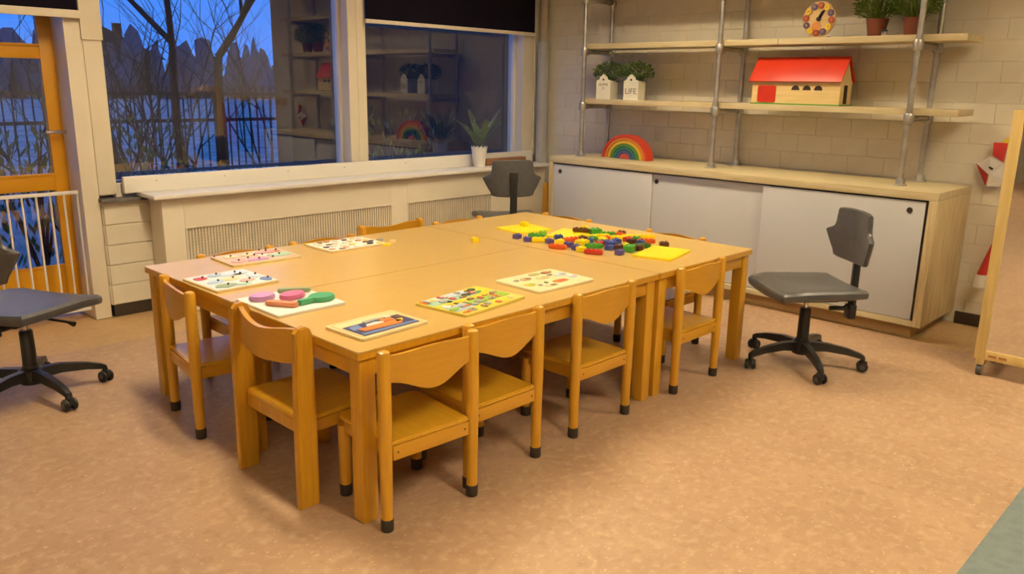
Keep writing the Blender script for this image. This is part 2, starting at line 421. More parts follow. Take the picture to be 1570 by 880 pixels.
def leg_round(x, y, z1, top, parent):
    l_ = MB()
    if top: l_.lathe([(.0185, .012), (.0205, .20), (.0225, .36), (.0215, z1-.012), (.018, z1-.004), (.010, z1)], 16, (x, y, 0))
    else: l_.lathe([(.0185, .012), (.021, .20), (.021, z1)], 16, (x, y, 0))
    lo = l_.build('leg', beech, parent)
    MB().lathe([(.0195, 0), (.021, .004), (.021, .040), (.0195, .042)], 16, (x, y, 0)).build('rubber_foot', rubber, lo)
def make_chair_round():
    t = thing('child_chair', '', 'chair')
    cc = .175
    for s_ in (-1, 1):
        leg_round(s_*cc, 0, .603, True, t); leg_round(s_*.150, .290, .262, False, t)
    seat = [(-.153, -.006), (.153, -.006), (.158, .02), (.168, .27)] + [(.168-.03+.03*math.cos(a), .285+.03*math.sin(a)) for a in [k*PI/8 for k in range(5)]] + [(-.138+.03*math.cos(a), .285+.03*math.sin(a)) for a in [PI/2+k*PI/8 for k in range(5)]] + [(-.168, .27), (-.158, .02)]
    MB().prism(seat, .284, .300, 'z', bev=.004).build('seat', beech_seat, t)
    B((-.153, -.010, .236), (.153, .010, .284), .003).build('seat_rail', beech_back, t)
    B((-.140, .280, .240), (.140, .298, .284), .003).build('seat_rail', beech_back, t)
    for s_ in (-1, 1):
        B((s_*.150-.009, .012, .238), (s_*.150+.009, .275, .284), .003).build('seat_rail', beech_back, t)
        MB().lathe([(.0035, 0), (.0035, .0025)], 8).build('screw_cap', mat('brown_cap', (.16, .07, .02), .6), t).matrix_local = Matrix.Translation((s_*.135, -.0095, .262)) @ Matrix.Rotation(PI/2, 4, 'X')
    back_panel(.163, .584, .086, .010, .046).build('backrest', beech_back, t)
    return t
def make_chair_board():
    t = thing('child_chair', '', 'chair')
    cc = .203
    for s_ in (-1, 1):
        M = Matrix.Translation((s_*cc, 0, 0))
        MB().prism([(-.038, 0), (.036, 0), (.040, .30), (.036, .60), (.028, .620), (.010, .630), (-.012, .626), (-.026, .610), (-.036, .30)], -.014, .014, 'x', M=M, bev=.004).build('leg', beech_old, t)
        B((s_*cc-.014-.004*s_, .285, 0), (s_*cc+.014-.004*s_, .340, .285), .004).build('leg', beech_old, t)
        B((s_*(cc-.022)-.008, .036, .250), (s_*(cc-.022)+.008, .290, .292), .003).build('seat_rail', beech_old, t)
    MB().prism(rrect(.376, .335, .02, 4, 0, .165), .292, .312, 'z', bev=.004).build('seat', beech_seat, t)
    B((-.189, .0, .245), (.189, .018, .292), .003).build('seat_rail', beech_old, t)
    back_panel(.190, .618, .118, -.022, .012, .018, .035).build('backrest', beech_back, t)
    return t
chA = make_chair_round(); chB = make_chair_board()
usedA = [False, False]
def chair(kind, x, y, heading, label, group):
    """x, y: middle between the rear posts; heading: direction the sitter faces, degrees"""
    base = (chA, chB)[kind]; rz = math.radians(heading-90)
    if not usedA[kind]:
        usedA[kind] = True; base.location = (x, y, 0); base.rotation_euler = (0, 0, rz); base['label'] = label; base['group'] = group; return base
    return dup(base, (x, y, 0), rz, None, label, group)
G = 'wooden chairs around the low tables'
CH = [
 (0, .222, -.073, 87, 'small beech chair pushed in beside the corner leg under the boat puzzle', G),
 (0, .603, -.030, 90, 'small beech chair pushed in before the colourful animal board puzzle', G),
 (0, 1.195, -.014, 90, 'small beech chair pushed in before the cream picture puzzle', G),
 (0, 1.905, -.026, 90, 'small beech chair pushed in at the end table beside the grey swivel chair', G),
 (1, -.050, .446, 0, 'beech chair with wide flat board legs in front of the cookware puzzle', G),
 (0, -.044, 1.178, -8, 'small beech chair pushed in before the farm peg puzzle at the table end', G),
 (0, .445, 1.634, -90, 'small beech chair behind the pink peg puzzle on the window side', G),
 (0, .925, 1.636, -90, 'small beech chair behind the scattered-piece puzzle on the window side', G),
 (1, 1.400, 1.680, -90, 'beech board-leg chair pulled out a little on the window side', G),
 (0, 1.870, 1.636, -90, 'small beech chair on the window side beside the dark swivel chair', G),
 (0, 2.464, 1.285, 180, 'small beech chair facing the yellow plates on the cabinet side', G),
 (0, 2.464, .490, 180, 'small beech chair on the cabinet side nearest the loose blocks', G),
 (1, 3.720, 2.402, 90, 'spare beech chair tucked in the gap between cabinet and radiator cover', G),
]
for c in CH: chair(*c)

# ------------------------------------------------------------------ swivel chairs
def make_swivel():
    t = thing('swivel_chair', '', 'swivel chair', group='grey swivel chairs')
    MB().lathe([(.045, .062), (.052, .075), (.050, .125), (.034, .135), (.032, .145)], 20).build('hub', black_plastic, t)
    col = MB().lathe([(.030, .13), (.028, .30), (.024, .305), (.024, .306)], 18).build('column', black_plastic, t)
    MB().lathe([(.013, .305), (.013, .372)], 14).build('gas_lift', steel_pol, col)
    arm = MB()
    prof = [(.03, .080, .128, .024), (.12, .088, .128, .020), (.22, .080, .112, .017), (.285, .068, .092, .016), (.305, .060, .080, .014)]
    rings = []
    for x, za, zb, hw in prof: rings.append([arm.bm.verts.new(p) for p in ((x, -hw, za), (x, hw, za), (x, hw*.75, zb), (x, -hw*.75, zb))])
    for a, b in zip(rings, rings[1:]):
        for k in range(4): arm.bm.faces.new((a[k], a[(k+1) % 4], b[(k+1) % 4], b[k]))
    arm.bm.faces.new(rings[0]); arm.bm.faces.new(rings[-1])
    arm_me = arm.mesh('base_arm', black_plastic)
    wh = MB()
    for s_ in (-1, 1):
        bm = bmesh.new(); bmesh.ops.create_cone(bm, cap_ends=True, segments=20, radius1=.027, radius2=.027, depth=.018)
        bmesh.ops.bevel(bm, geom=[e for e in bm.edges if len(e.link_faces) == 2 and any(len(f.verts) > 4 for f in e.link_faces)], offset=.005, segments=2, affect='EDGES')
        wh.add(bm, Matrix.Translation((s_*.017, 0, .027)) @ Matrix.Rotation(PI/2, 4, 'Y'))
    wh_me = wh.mesh('wheel', black_plastic)
    hood = MB().lathe([(.008, .030), (.012, .050), (.012, .066), (.008, .075)], 12); hood.box((-.008, -.020, .024), (.008, .022, .055), .004)
    hood_me = hood.mesh('caster', black_plastic)
    hub_me = MB().tube([(-.0275, 0, .027), (.0275, 0, .027)], .012, 12).mesh('wheel_hub', grey_vinyl)
    for k in range(5):
        a = 2*PI*k/5+.35
        ao = link('base_arm', arm_me, t, (0, 0, 0), a)
        co = link('caster', hood_me, t, (.298*math.cos(a), .298*math.sin(a), 0), a*2.3+k)
        link('wheel', wh_me, co); link('wheel_hub', hub_me, co)
    mech = MB().box((-.085, -.13, .352), (.085, .12, .385), .008); mech.box((-.032, -.235, .340), (.032, -.10, .375), .006)
    mech.build('mechanism', black_plastic, t)
    MB().tube([(.08, .02, .362), (.20, .03, .352), (.235, .03, .345)], [.006, .006, .012], 8).build('lever', black_plastic, t)
    so = [(-.165, -.212), (.165, -.212), (.212, -.185), (.226, -.02), (.236, .14), (.224, .212), (.170, .234), (-.170, .234), (-.224, .212), (-.236, .14), (-.226, -.02), (-.212, -.185)]
    sb = bmesh.new(); rr = []
    def sm(poly, n=4):   # smooth closed outline
        o = []
        L = len(poly)
        for i in range(L):
            p0, p1, p2, p3 = (Vector(poly[(i+j-1) % L]) for j in range(4))
            for k in range(n):
                t_ = k/n; o.append(.5*((2*p1)+(-p0+p2)*t_+(2*p0-5*p1+4*p2-p3)*t_*t_+(-p0+3*p1-3*p2+p3)*t_**3))
        return o
    O = sm(so)
    for sc, z in ((.90, .385), (.985, .392), (1.0, .405), (.995, .420), (.95, .432), (.80, .436), (.45, .432), (.1, .430)):
        rr.append([sb.verts.new((p.x*sc, p.y*sc, z + (.010*(p.x*sc/.22)**2) - (.012*max(0, p.y*sc-.12)/.1))) for p in O])
    for a, b in zip(rr, rr[1:]):
        for k in range(len(O)): sb.faces.new((a[k], a[(k+1) % len(O)], b[(k+1) % len(O)], b[k]))
    sb.faces.new(rr[0][::-1]); sb.faces.new(rr[-1])
    m = MB(); m.add(sb); m.build('seat', grey_vinyl, t)
    st = MB().tube([(0, -.13, .355), (0, -.205, .352), (0, -.235, .372), (0, -.245, .45), (0, -.248, .74)], .012, 8)
    st.box((-.026, -.258, .37), (.026, -.240, .76), .005); st.box((-.030, -.262, .300), (.030, -.225, .375), .006)
    st.build('back_stem', black_plastic, t)
    bo = [(-.125, .0), (.125, .0), (.165, .035), (.212, .118), (.215, .138), (.170, .160), (.156, .19), (.150, .235), (.120, .262), (-.120, .262), (-.150, .235), (-.156, .19), (-.170, .160), (-.215, .138), (-.212, .118), (-.165, .035)]
    O = sm(bo, 3); sb = bmesh.new(); rr = []
    cz = .13
    for sc, yy in ((.2, 0), (.6, 0), (.95, .002), (1.0, .010), (1.0, .020), (.96, .028), (.6, .032), (.2, .032)):
        rr.append([sb.verts.new((p.x*sc, -.244+yy+.9*(p.x*sc)**2, .598+cz+(p.y-cz)*sc)) for p in O])
    for a, b in zip(rr, rr[1:]):
        for k in range(len(O)): sb.faces.new((a[k], a[(k+1) % len(O)], b[(k+1) % len(O)], b[k]))
    sb.faces.new(rr[0][::-1]); sb.faces.new(rr[-1])
    m = MB(); m.add(sb); bk = m.build('backrest', grey_vinyl, t)
    B((-.03, -.262, .70), (.03, -.243, .775), .006).build('clamp', black_plastic, bk)
    return t
sw = make_swivel()
def lower_back(o, dz):
    for c in o.children:
        if c.name.startswith(('backrest', 'back_stem')): c.location.z -= dz
sw.location = (2.57, -.25, 0); sw.rotation_euler = (0, 0, math.radians(141-90)); sw['label'] = 'grey swivel chair on casters in front of the white sliding cabinet doors'
o = dup(sw, (-.405, 1.945, 0), math.radians(30-90), None, 'grey swivel chair on casters near the orange door and gate'); lower_back(o, .03)
dup(sw, (2.98, 2.33, 0), math.radians(57-90), None, 'dark swivel chair standing between the tables and the radiator cover')
lower_back(sw, .055)
def turn_base(o, phase):
    d = math.radians(phase)-.35-o.rotation_euler.z
    for c in o.children:
        if c.name.startswith(('base_arm', 'caster')):
            x, y = c.location.x, c.location.y
            c.location.x, c.location.y = x*math.cos(d)-y*math.sin(d), x*math.sin(d)+y*math.cos(d); c.rotation_euler.z += d
turn_base(sw, 7); turn_base(o, -7)

# ------------------------------------------------------------------ cabinet
cx0, cy0, cy1, ch = 3.432, -.548, 2.308, .85
cab = thing('sideboard_cabinet', 'long low cabinet of pale wood with three white sliding doors', 'cabinet', (0, 0, 0))
B((cx0, cy0, ch-.045), (WX-.012, cy1, ch), .003).build('top', pine, cab)
B((cx0, cy0, .08), (WX-.012, cy0+.045, ch-.045), .002).build('side_panel', pine_y, cab)
B((cx0, cy1-.035, .08), (WX-.012, cy1, ch-.045), .002).build('side_panel', pine_y, cab)
B((cx0, cy0+.045, .08), (WX-.012, cy1-.035, .112), .002).build('bottom_panel', pine, cab)
B((cx0+.055, cy0+.06, 0), (WX-.05, cy1-.05, .08)).build('plinth', mat('plinth_wood', (.40, .25, .10), .6), cab)
B((WX-.03, cy0+.045, .11), (WX-.018, cy1-.035, ch-.045)).build('back_panel', dark_hole, cab)
B((cx0+.020, cy0+.045, ch-.052), (cx0+.060, cy1-.035, ch-.045)).build('door_track', dark_hole, cab)
def sdoor(ya, yb, xo, hy):
    d = B((cx0+xo, ya, .116), (cx0+xo+.014, yb, ch-.056), .002).build('sliding_door', door_white, cab)
    r_ = MB().lathe([(.0165, 0), (.0165, .0016)], 18); h = r_.build('finger_hole', dark_hole, d)
    h.matrix_local = Matrix.Translation((cx0+xo+.0002, hy, .741)) @ Matrix.Rotation(-PI/2, 4, 'Y')
sdoor(1.340, cy1-.039, .010, 2.200); sdoor(.46, 1.39, .030, 1.312); sdoor(cy0+.062, .488, .010, -.405)
B((cx0+.012, cy0+.045, .112), (cx0+.03, cy0+.056, ch-.052)).build('door_seal', dark_hole, cab)

# ------------------------------------------------------------------ shelving rack
rk = thing('shelving_rack', 'steel tube shelving rack with pale wooden boards on the cabinet', 'shelving', (0, 0, 0))
px0, px1 = 3.655, 3.985
SH = [1.665, 1.255]       # undersides of the boards
for fyy in (2.175, 1.003, -.262):
    for px in (px0, px1):
        MB().tube([(px, fyy, ch+.002), (px, fyy, 2.70)], .0165, 14).build('post', steel, rk)
        MB().lathe([(.040, 0), (.040, .006), (.026, .010), (.024, .040), (.0175, .042)], 18, (px, fyy, ch)).build('flange_foot', steel, rk)
    for sz in SH + [2.045]:
        zt = sz-.020
        MB().tube([(px0, fyy, zt), (px1+.03, fyy, zt)], .0165, 12).build('cross_tube', steel, rk)
        for px in (px0, px1):
            f = MB().lathe([(.0255, -.030), (.0275, -.026), (.0275, .026), (.0255, .030)], 16, (px, fyy, zt))
            f.tube([(px, fyy, zt), (px+(.05 if px == px0 else -.05), fyy, zt)], .0225, 12)
            f.build('tube_fitting', steel, rk)
for sz, parts in ((1.665, ((-.505, .60), (.603, 2.20))), (1.255, ((-.512, 1.04), (1.043, 2.20))), (2.045, ((-.505, 2.20),))):
    for a, b in parts: B((3.682, a, sz), (3.962, b, sz+.038), .003).build('shelf_board', pine, rk)

# ------------------------------------------------------------------ things on the shelves
Z1, Z2 = 1.665+.038, 1.255+.038
def facing(o): o.rotation_euler = (0, 0, -PI/2)  # local -y faces the room (-x)
# toy barn: local x along the wall
bn = thing('toy_barn', 'toy wooden barn with a red roof and red door on the shelf', 'toy', (3.80, .475, Z2), -PI/2)
hl, hd_, hh = .295, .085, .150
MB().box((-hl-.005, -hd_-.008, 0), (hl+.005, hd_+.008, .008)).build('base_plate', green_paint, bn)
MB().box((-hl, -hd_, .008), (hl, -hd_+.008, hh)).build('front_wall', barn_wood, bn)
MB().box((-hl, hd_-.008, .008), (hl, hd_, hh)).build('rear_wall', barn_wood, bn)
for s_ in (-1, 1):
    MB().prism([(-hd_+.008, .008), (hd_-.008, .008), (hd_-.008, hh), (0, hh+.125), (-hd_+.008, hh)], s_*hl-.004-s_*.004, s_*hl+.004-s_*.004, 'x').build('gable_wall', barn_wood, bn)
MB().box((hl-.0005, -.03, .012), (hl+.0015, .02, .125)).build('gable_door_opening', dark_hole, bn)
for s_ in (-1, 1):
    M = Matrix.Translation((0, s_*(hd_+.022)/2, hh+.070)) @ Matrix.Rotation(s_*-math.radians(54.5), 4, 'X')
    MB().box((-hl-.018, -.094, -.005), (hl+.012, .094, .005), .002, M=M).build('roof_panel', red_paint, bn)
MB().prism(rrect(.125, .105, .012, 3, -.190, .066), -hd_-.005, -hd_, 'y').build('barn_door', red_paint, bn)
for k in range(3):
    cxx = .005+.075*k
    MB().prism([(cxx+.027*math.cos(a), .092+.030*math.sin(a)) for a in [PI*j/10 for j in range(11)]], -hd_-.001, -hd_, 'y').build('arched_window', dark_hole, bn)
# planters shaped like gabled houses
random.seed(3)
def blades(m, n, h, spread, w, seed, droop=.35, base=.02, z0=0):
    r = random.Random(seed)
    for _ in range(n):
        a = r.random()*2*PI; el = (r.random()**.7)*spread; L = h*(.55+.45*r.random())
        b = Vector((base*math.cos(a)*r.random(), base*math.sin(a)*r.random(), z0))
        d = Vector((math.cos(a)*math.sin(el), math.sin(a)*math.sin(el), math.cos(el)))
        p1 = b+d*L*.55; p2 = b+d*L+Vector((0, 0, -droop*L*math.sin(el)**2))
        s = Vector((-math.sin(a+r.random()), math.cos(a+r.random()), r.uniform(-.3, .3)))*w*(.6+.8*r.random())
        v = [m.bm.verts.new(x) for x in (b-s*.35, b+s*.35, p1+s, p1-s, p2)]
        m.bm.faces.new((v[0], v[1], v[2], v[3])); m.bm.faces.new((v[3], v[2], v[4]))
    return m
def tuft_ball(m, n, R, zc, seed, lw=.008, sq=.8):
    """small leaves on twigs filling a bushy crown"""
    r = random.Random(seed)
    for _ in range(n):
        a = r.random()*2*PI; c = r.uniform(-.55, 1); q = R*(.45+.55*r.random()**.5); sn = math.sqrt(max(0, 1-c*c))
        p = Vector((math.cos(a)*sn*q, math.sin(a)*sn*q, zc+c*q*sq)); d = (p-Vector((0, 0, zc-.03))).normalized()+Vector((r.uniform(-.5, .5), r.uniform(-.5, .5), r.uniform(-.2, .6)))
        d.normalize(); s = d.cross(Vector((r.uniform(-1, 1), r.uniform(-1, 1), r.uniform(-1, 1)))).normalized()*lw; L = lw*r.uniform(2.2, 4)
        v = [m.bm.verts.new(x) for x in (p, p+d*L*.5+s, p+d*L, p+d*L*.5-s)]
        m.bm.faces.new(v)
    return m
def planter(y, label, lines, seed):
    t = thing('house_planter', label, 'planter', (3.745, y, Z2), -PI/2+.12)
    hw, hd2, zt = .062, .055, .140
    fr = [(-hw, 0), (hw, 0), (hw, zt), (hw*.62, zt+.006), (hw*.5, zt+.028), (hw*.28, zt+.032), (hw*.18, zt+.045), (-hw*.18, zt+.045), (-hw*.28, zt+.032), (-hw*.5, zt+.028), (-hw*.62, zt+.006), (-hw, zt)]
    m = MB().prism(fr, -hd2, -hd2+.006, 'y'); m.box((-hw, -hd2+.006, 0), (-hw+.005, hd2, zt)); m.box((hw-.005, -hd2+.006, 0), (hw, hd2, zt)); m.box((-hw+.005, hd2-.005, 0), (hw-.005, hd2, zt)); m.box((-hw+.005, -hd2+.006, 0), (hw-.005, hd2-.005, .006))
    m.build('planter_body', planter_white, t)
    MB().box((-hw+.006, -hd2+.007, .10), (hw-.006, hd2-.006, .112)).build('soil', dark_hole, t)
    MB().prism(ell(.008, .008, 12, 0, zt+.006), -hd2-.001, -hd2, 'y').build('round_hole', dark_hole, t)
    for (txt, sz, z, mm) in lines:
        text_mesh(txt, sz, 'lettering', mm, t, Matrix.Translation((0, -hd2-.0008, z)) @ Matrix.Rotation(PI/2, 4, 'X'))
    f = MB(); blades(f, 130, .135, 1.35, .005, seed, .25, .035, .12); tuft_ball(f, 620, .120, .200, seed+1, .0065, .62)
    for v in f.bm.verts: v.co.y = max(v.co.y+.028, -hd2+.009) if v.co.z < .21 else v.co.y+.028
    f.build('foliage', leaf_dark, t, smooth=False)
planter(2.012, 'white house-shaped planter reading HOME with bushy green plant', [('HOME', .030, .108, print_grey), ('IS', .022, .082, print_grey)], 11)
planter(1.752, 'white house-shaped planter reading LIFE with bushy green plant', [('LIFE', .058, .062, print_grey)], 12)
# toy clock
ck = thing('toy_clock', 'round wooden toy clock with coloured number discs on upper shelf', 'toy clock', (3.76, .378, Z1), -PI/2)
R_ = .105; zc_ = .112
face_m = mat('clock_wood', (.62, .43, .20), .5, (.56, .38, .17), 5, (1, 8, 8))
MB().prism(ell(R_, R_, 40, 0, zc_), -.012, .0, 'y', bev=.002).build('clock_face', face_m, ck)
MB().box((-.06, -.022, 0), (.07, .03, .009), .002).build('stand', face_m, ck)
MB().prism(ell(.030, .032, 20, -.012, zc_-.045), -.0135, -.012, 'y').build('printed_spot', mat('spot_orange', (.62, .25, .06), .6), ck)
cl_col = {0: mat('disc_red', (.40, .06, .03), .45), 1: mat('disc_yellow', (.78, .52, .03), .45), 2: mat('disc_purple', (.09, .06, .17), .45)}
for hnum in range(12):
    a = PI/2-2*PI*hnum/12+math.radians(-5)
    u_, v_ = .082*math.cos(a), zc_+.082*math.sin(a)
    d = MB().prism(ell(.0195, .0195, 18, u_, v_), -.021, -.012, 'y', bev=.002).build('number_disc', cl_col[hnum % 3], ck)
    text_mesh(str(hnum or 12), .020, 'digit', print_grey if hnum % 3 == 1 else cl_col[1], d, Matrix.Translation((u_, -.0213, v_)) @ Matrix.Rotation(PI/2, 4, 'X'))
for ang, L, wd in ((58, .062, .007), (64, .048, .010)):
    a = math.radians(ang); u_ = Vector((math.cos(a), math.sin(a))); n_ = Vector((-u_.y, u_.x))
    MB().prism([tuple(Vector((0, zc_))-n_*wd), tuple(Vector((0, zc_))+u_*L-n_*wd*.6), tuple(Vector((0, zc_))+u_*(L+.01)), tuple(Vector((0, zc_))+u_*L+n_*wd*.6), tuple(Vector((0, zc_))+n_*wd)], -.018, -.0125, 'y').build('clock_hand', black_plastic, ck)
MB().prism(ell(.012, .012, 16, 0, zc_), -.026, -.012, 'y').build('hand_hub', black_plastic, ck)
# potted bushy plants
def pot_plant(y, seed, label, s=1.0):
    t = thing('potted_plant', label, 'potted plant', (3.82, y, Z1), seed)
    MB().lathe([(.046*s, 0), (.062*s, .092*s), (.064*s, .096*s), (.064*s, .104*s), (.058*s, .104*s), (.055*s, .085*s), (.004, .085*s)], 22).build('pot', terracotta, t)
    f = MB(); tuft_ball(f, 850, .135*s, .185*s, seed, .0065, .85); blades(f, 120, .19, 1.2, .004, seed+5, .3, .045, .09*s)
    f.build('foliage', leaf_grass, t, smooth=False)
pot_plant(.045, 21, 'bushy green plant in a terracotta pot next to the toy clock')
pot_plant(-.165, 22, 'bushy green plant in a terracotta pot beside the steel shelf post')
t = thing('small_tin', 'tiny silver tin between the two terracotta pots', 'tin', (3.735, -.035, Z1))
MB().lathe([(.016, 0), (.017, .002), (.017, .030), (.014, .033)], 16).build('tin_body', steel_pol, t); MB().lathe([(.0176, .024), (.0176, .034), (.012, .036)], 16).build('tin_lid', black_plastic, t)
# stacking rainbow
rb = thing('stacking_rainbow', 'wooden stacking rainbow of nested coloured arches on the cabinet top', 'toy rainbow', (3.76, 1.800, ch), -PI/2-.05)
rc_ = [(.56, .045, .018), (.66, .20, .018), (.70, .46, .03), (.10, .27, .035), (.025, .16, .13), (.05, .09, .22), (.48, .07, .06)]
ro, ry = .228, .185
for k, c in enumerate(rc_):
    o_ = 1-k*.128; i_ = o_-.118
    n = 26; outer = [(ro*o_*math.cos(PI*j/n), ry*o_*math.sin(PI*j/n)) for j in range(n+1)]
    if k < 6: poly = outer+[(ro*i_*math.cos(PI*j/n), ry*i_*math.sin(PI*j/n)) for j in range(n, -1, -1)]
    else: poly = outer
    MB().prism(poly, -.035, .035, 'y', bev=.003).build('rainbow_arch', mat('rainbow_%d' % k, c, .5, tuple(q*.8 for q in c), 6), rb)

# ------------------------------------------------------------------ on the sill
pt = thing('fern_pot', 'fern in a white scalloped pot on the window sill', 'potted plant', (3.19, 2.855, .737))
MB().lathe([(.042, 0), (.047, .004), (.062, .135), (.067, .160), (.063, .160), (.058, .135), (.055, .115), (.003, .115)], 48, fz=lambda j, a: (.007*math.cos(12*a) if 3 <= j <= 4 else 0)).build('pot', ceramic, pt)
f = MB(); r = random.Random(8)
for k in range(15):
    a = 2*PI*k/15+r.uniform(-.2, .2); L = r.uniform(.28, .40); el = r.uniform(.45, 1.25)
    prev = None; P = Vector((.02*math.cos(a), .02*math.sin(a), .115)); hd = Vector((math.cos(a), math.sin(a), 0)); side = Vector((-math.sin(a), math.cos(a), 0))
    nseg = 13; th = el*.45
    for i in range(nseg):
        d = hd*math.sin(th)+Vector((0, 0, 1))*math.cos(th); Q = P+d*L/nseg; th += el*.085
        f.bm.faces.new([f.bm.verts.new(x) for x in (P-side*.0015, P+side*.0015, Q+side*.0012, Q-side*.0012)])
        if i > 2:
            ll = .030*math.sin(PI*(i-1)/nseg)+.006
            for s_ in (-1, 1):
                tip = Q+side*s_*ll+d*ll*.75; mid = Q+side*s_*ll*.5+d*ll*.12; mid2 = Q+side*s_*ll*.4+d*ll*.62
                f.bm.faces.new([f.bm.verts.new(x) for x in (P, mid, tip, mid2)])
        P = Q
bmesh.ops.transform(f.bm, matrix=Matrix.Scale(.62, 4, Vector((0, 1, 0))), verts=f.bm.verts)
f.build('fronds', leaf_fern, pt, smooth=False)
wd = thing('wooden_block', 'brown wooden plank lying on the window sill beside the fern', 'plank', (3.52, 2.895, .737))
B((-.235, -.030, 0), (.235, .030, .055), .003).build('plank_body', wedge_wood, wd)
B((.235, -.028, 0), (.285, .028, .022), .003).build('plank_end', wedge_wood, wd)

# ------------------------------------------------------------------ mirror on wheels
mr = thing('rolling_mirror', 'wooden framed floor mirror on casters in front of the wall', 'mirror', (3.10, -1.24, 0))
hw_, zb_, zt_, fw = .318, .085, 1.312, .048
for s_ in (-1, 1): B((-.022, s_*hw_-(fw if s_ > 0 else 0), zb_), (.022, s_*hw_+(0 if s_ > 0 else fw), zt_), .004).build('upright', mirror_wood, mr)
for a in (zb_, zt_-fw): B((-.0215, -hw_+fw, a), (.0215, hw_-fw, a+fw), .004).build('cross_rail', mirror_wood, mr)
B((-.012, -hw_+fw-.006, zb_+fw-.006), (-.006, hw_-fw+.006, zt_-fw+.006)).build('mirror_glass', mirror_m, mr, smooth=False)
B((-.005, -hw_+.02, zb_+.02), (.016, hw_-.02, zt_-.02)).build('back_panel', mirror_wood, mr)
text_mesh('ABD DOUWN', .016, 'stamp', mat('stamp_brown', (.33, .13, .04), .6), mr, Matrix.Translation((-.0225, .215, zb_+.026)) @ Matrix.Rotation(-PI/2, 4, 'Z') @ Matrix.Rotation(PI/2, 4, 'X')) if False else None
st_m = mat('stamp_brown', (.36, .15, .045), .6)
for a in (.235, .190): MB().box((-.0225, a-.018, zb_+.018), (-.0215, a+.018, zb_+.030), .0).build('branded_mark', st_m, mr)
for sy in (-1, 1):
    yc = sy*(hw_-.03)
    for xc in (.0, .26):
        cst = MB().box((xc-.016, yc-.020, .054), (xc+.016, yc+.020, .060)); cst.tube([(xc, yc, .03), (xc, yc, .056)], .006, 8); cst.box((xc-.012, yc-.016, .022), (xc+.012, yc-.013, .056)); cst.box((xc-.012, yc+.013, .022), (xc+.012, yc+.016, .056))
        co = cst.build('caster', steel_pol, mr); MB().tube([(xc, yc-.011, .026), (xc, yc+.011, .026)], .026, 18).build('wheel', grey_vinyl, co)
    B((-.020, yc-.02, .060), (.28, yc+.02, zb_), .004).build('foot_bar', mirror_wood, mr)

# paper Christmas crafts on the wall
or_ = thing('paper_star', 'folded white and red paper craft with yellow tip on brick wall', 'paper craft', (WX-.035, -.645, .96))
def fold(pts, m, nm):
    mm = MB(); a = [mm.bm.verts.new(p) for p in pts]; b = [mm.bm.verts.new((p[0]+.004, p[1], p[2])) for p in pts]
    mm.bm.faces.new(a); mm.bm.faces.new(b[::-1])
    for k in range(len(pts)): mm.bm.faces.new((a[k], a[(k+1) % len(pts)], b[(k+1) % len(pts)], b[k]))
    mm.build(nm, m, or_, smooth=False)
fold([(0, .088, .025), (-.03, .015, .078), (-.02, -.065, .040), (-.035, .005, -.030)], paper_white, 'paper_fold')
fold([(0, .088, .022), (-.036, .010, -.034), (-.012, .018, -.105)], paper_red, 'paper_fold')
fold([(-.034, .004, -.028), (-.022, -.066, .038), (-.016, -.082, -.060), (-.012, -.050, -.098), (-.012, .010, -.105)], paper_white, 'paper_fold')
fold([(-.010, .012, .150), (-.022, .004, .078), (-.030, -.060, .040), (-.008, -.060, .150)], paper_red, 'paper_fold')
fold([(-.004, -.030, .155), (-.012, -.030, .115), (-.012, -.085, .115), (-.004, -.075, .175), (-.004, -.05, .180)], paper_yellow, 'paper_fold')
B((-.043, -.012, .0), (-.036, .012, .010)).build('cord_loop', dark_hole, or_).matrix_local = Matrix.Translation((0, .0, .0)) @ Matrix.Rotation(.5, 4, 'X')
hat = thing('santa_hat', 'red felt Christmas hat with white tip hanging behind the mirror', 'hat', (WX-.075, -.70, .25))
def oval_loft(rings, n=18):
    mm = MB(); R = []
    for (y, z, rx, ryy) in rings: R.append([mm.bm.verts.new((rx*math.cos(2*PI*k/n), y+ryy*math.sin(2*PI*k/n), z)) for k in range(n)])
    for a, b in zip(R, R[1:]):
        for k in range(n): mm.bm.faces.new((a[k], a[(k+1) % n], b[(k+1) % n], b[k]))
    mm.bm.faces.new(R[0][::-1]); mm.bm.faces.new(R[-1]); return mm
oval_loft([(.012, .085, .024, .026), (-.012, .17, .026, .028), (-.045, .27, .028, .032), (-.085, .36, .030, .036), (-.12, .44, .03, .04)]).build('hat_cone', paper_red, hat)
oval_loft([(.022, .0, .016, .020), (.022, .012, .028, .036), (.018, .05, .031, .038), (.012, .088, .028, .034)]).build('white_tip', paper_white, hat)
MB().tube([(0, -.12, .44), (.02, -.12, .62), (.072, -.12, .64)], .002, 6).build('hanging_loop', paper_red, hat)

# ------------------------------------------------------------------ floor inlay
B((.2, -3.6, 0), (3.2, -1.428, .003)).build('floor_mat', teal_m, None, label='flat teal floor mat beside the pink linoleum', cat='mat')

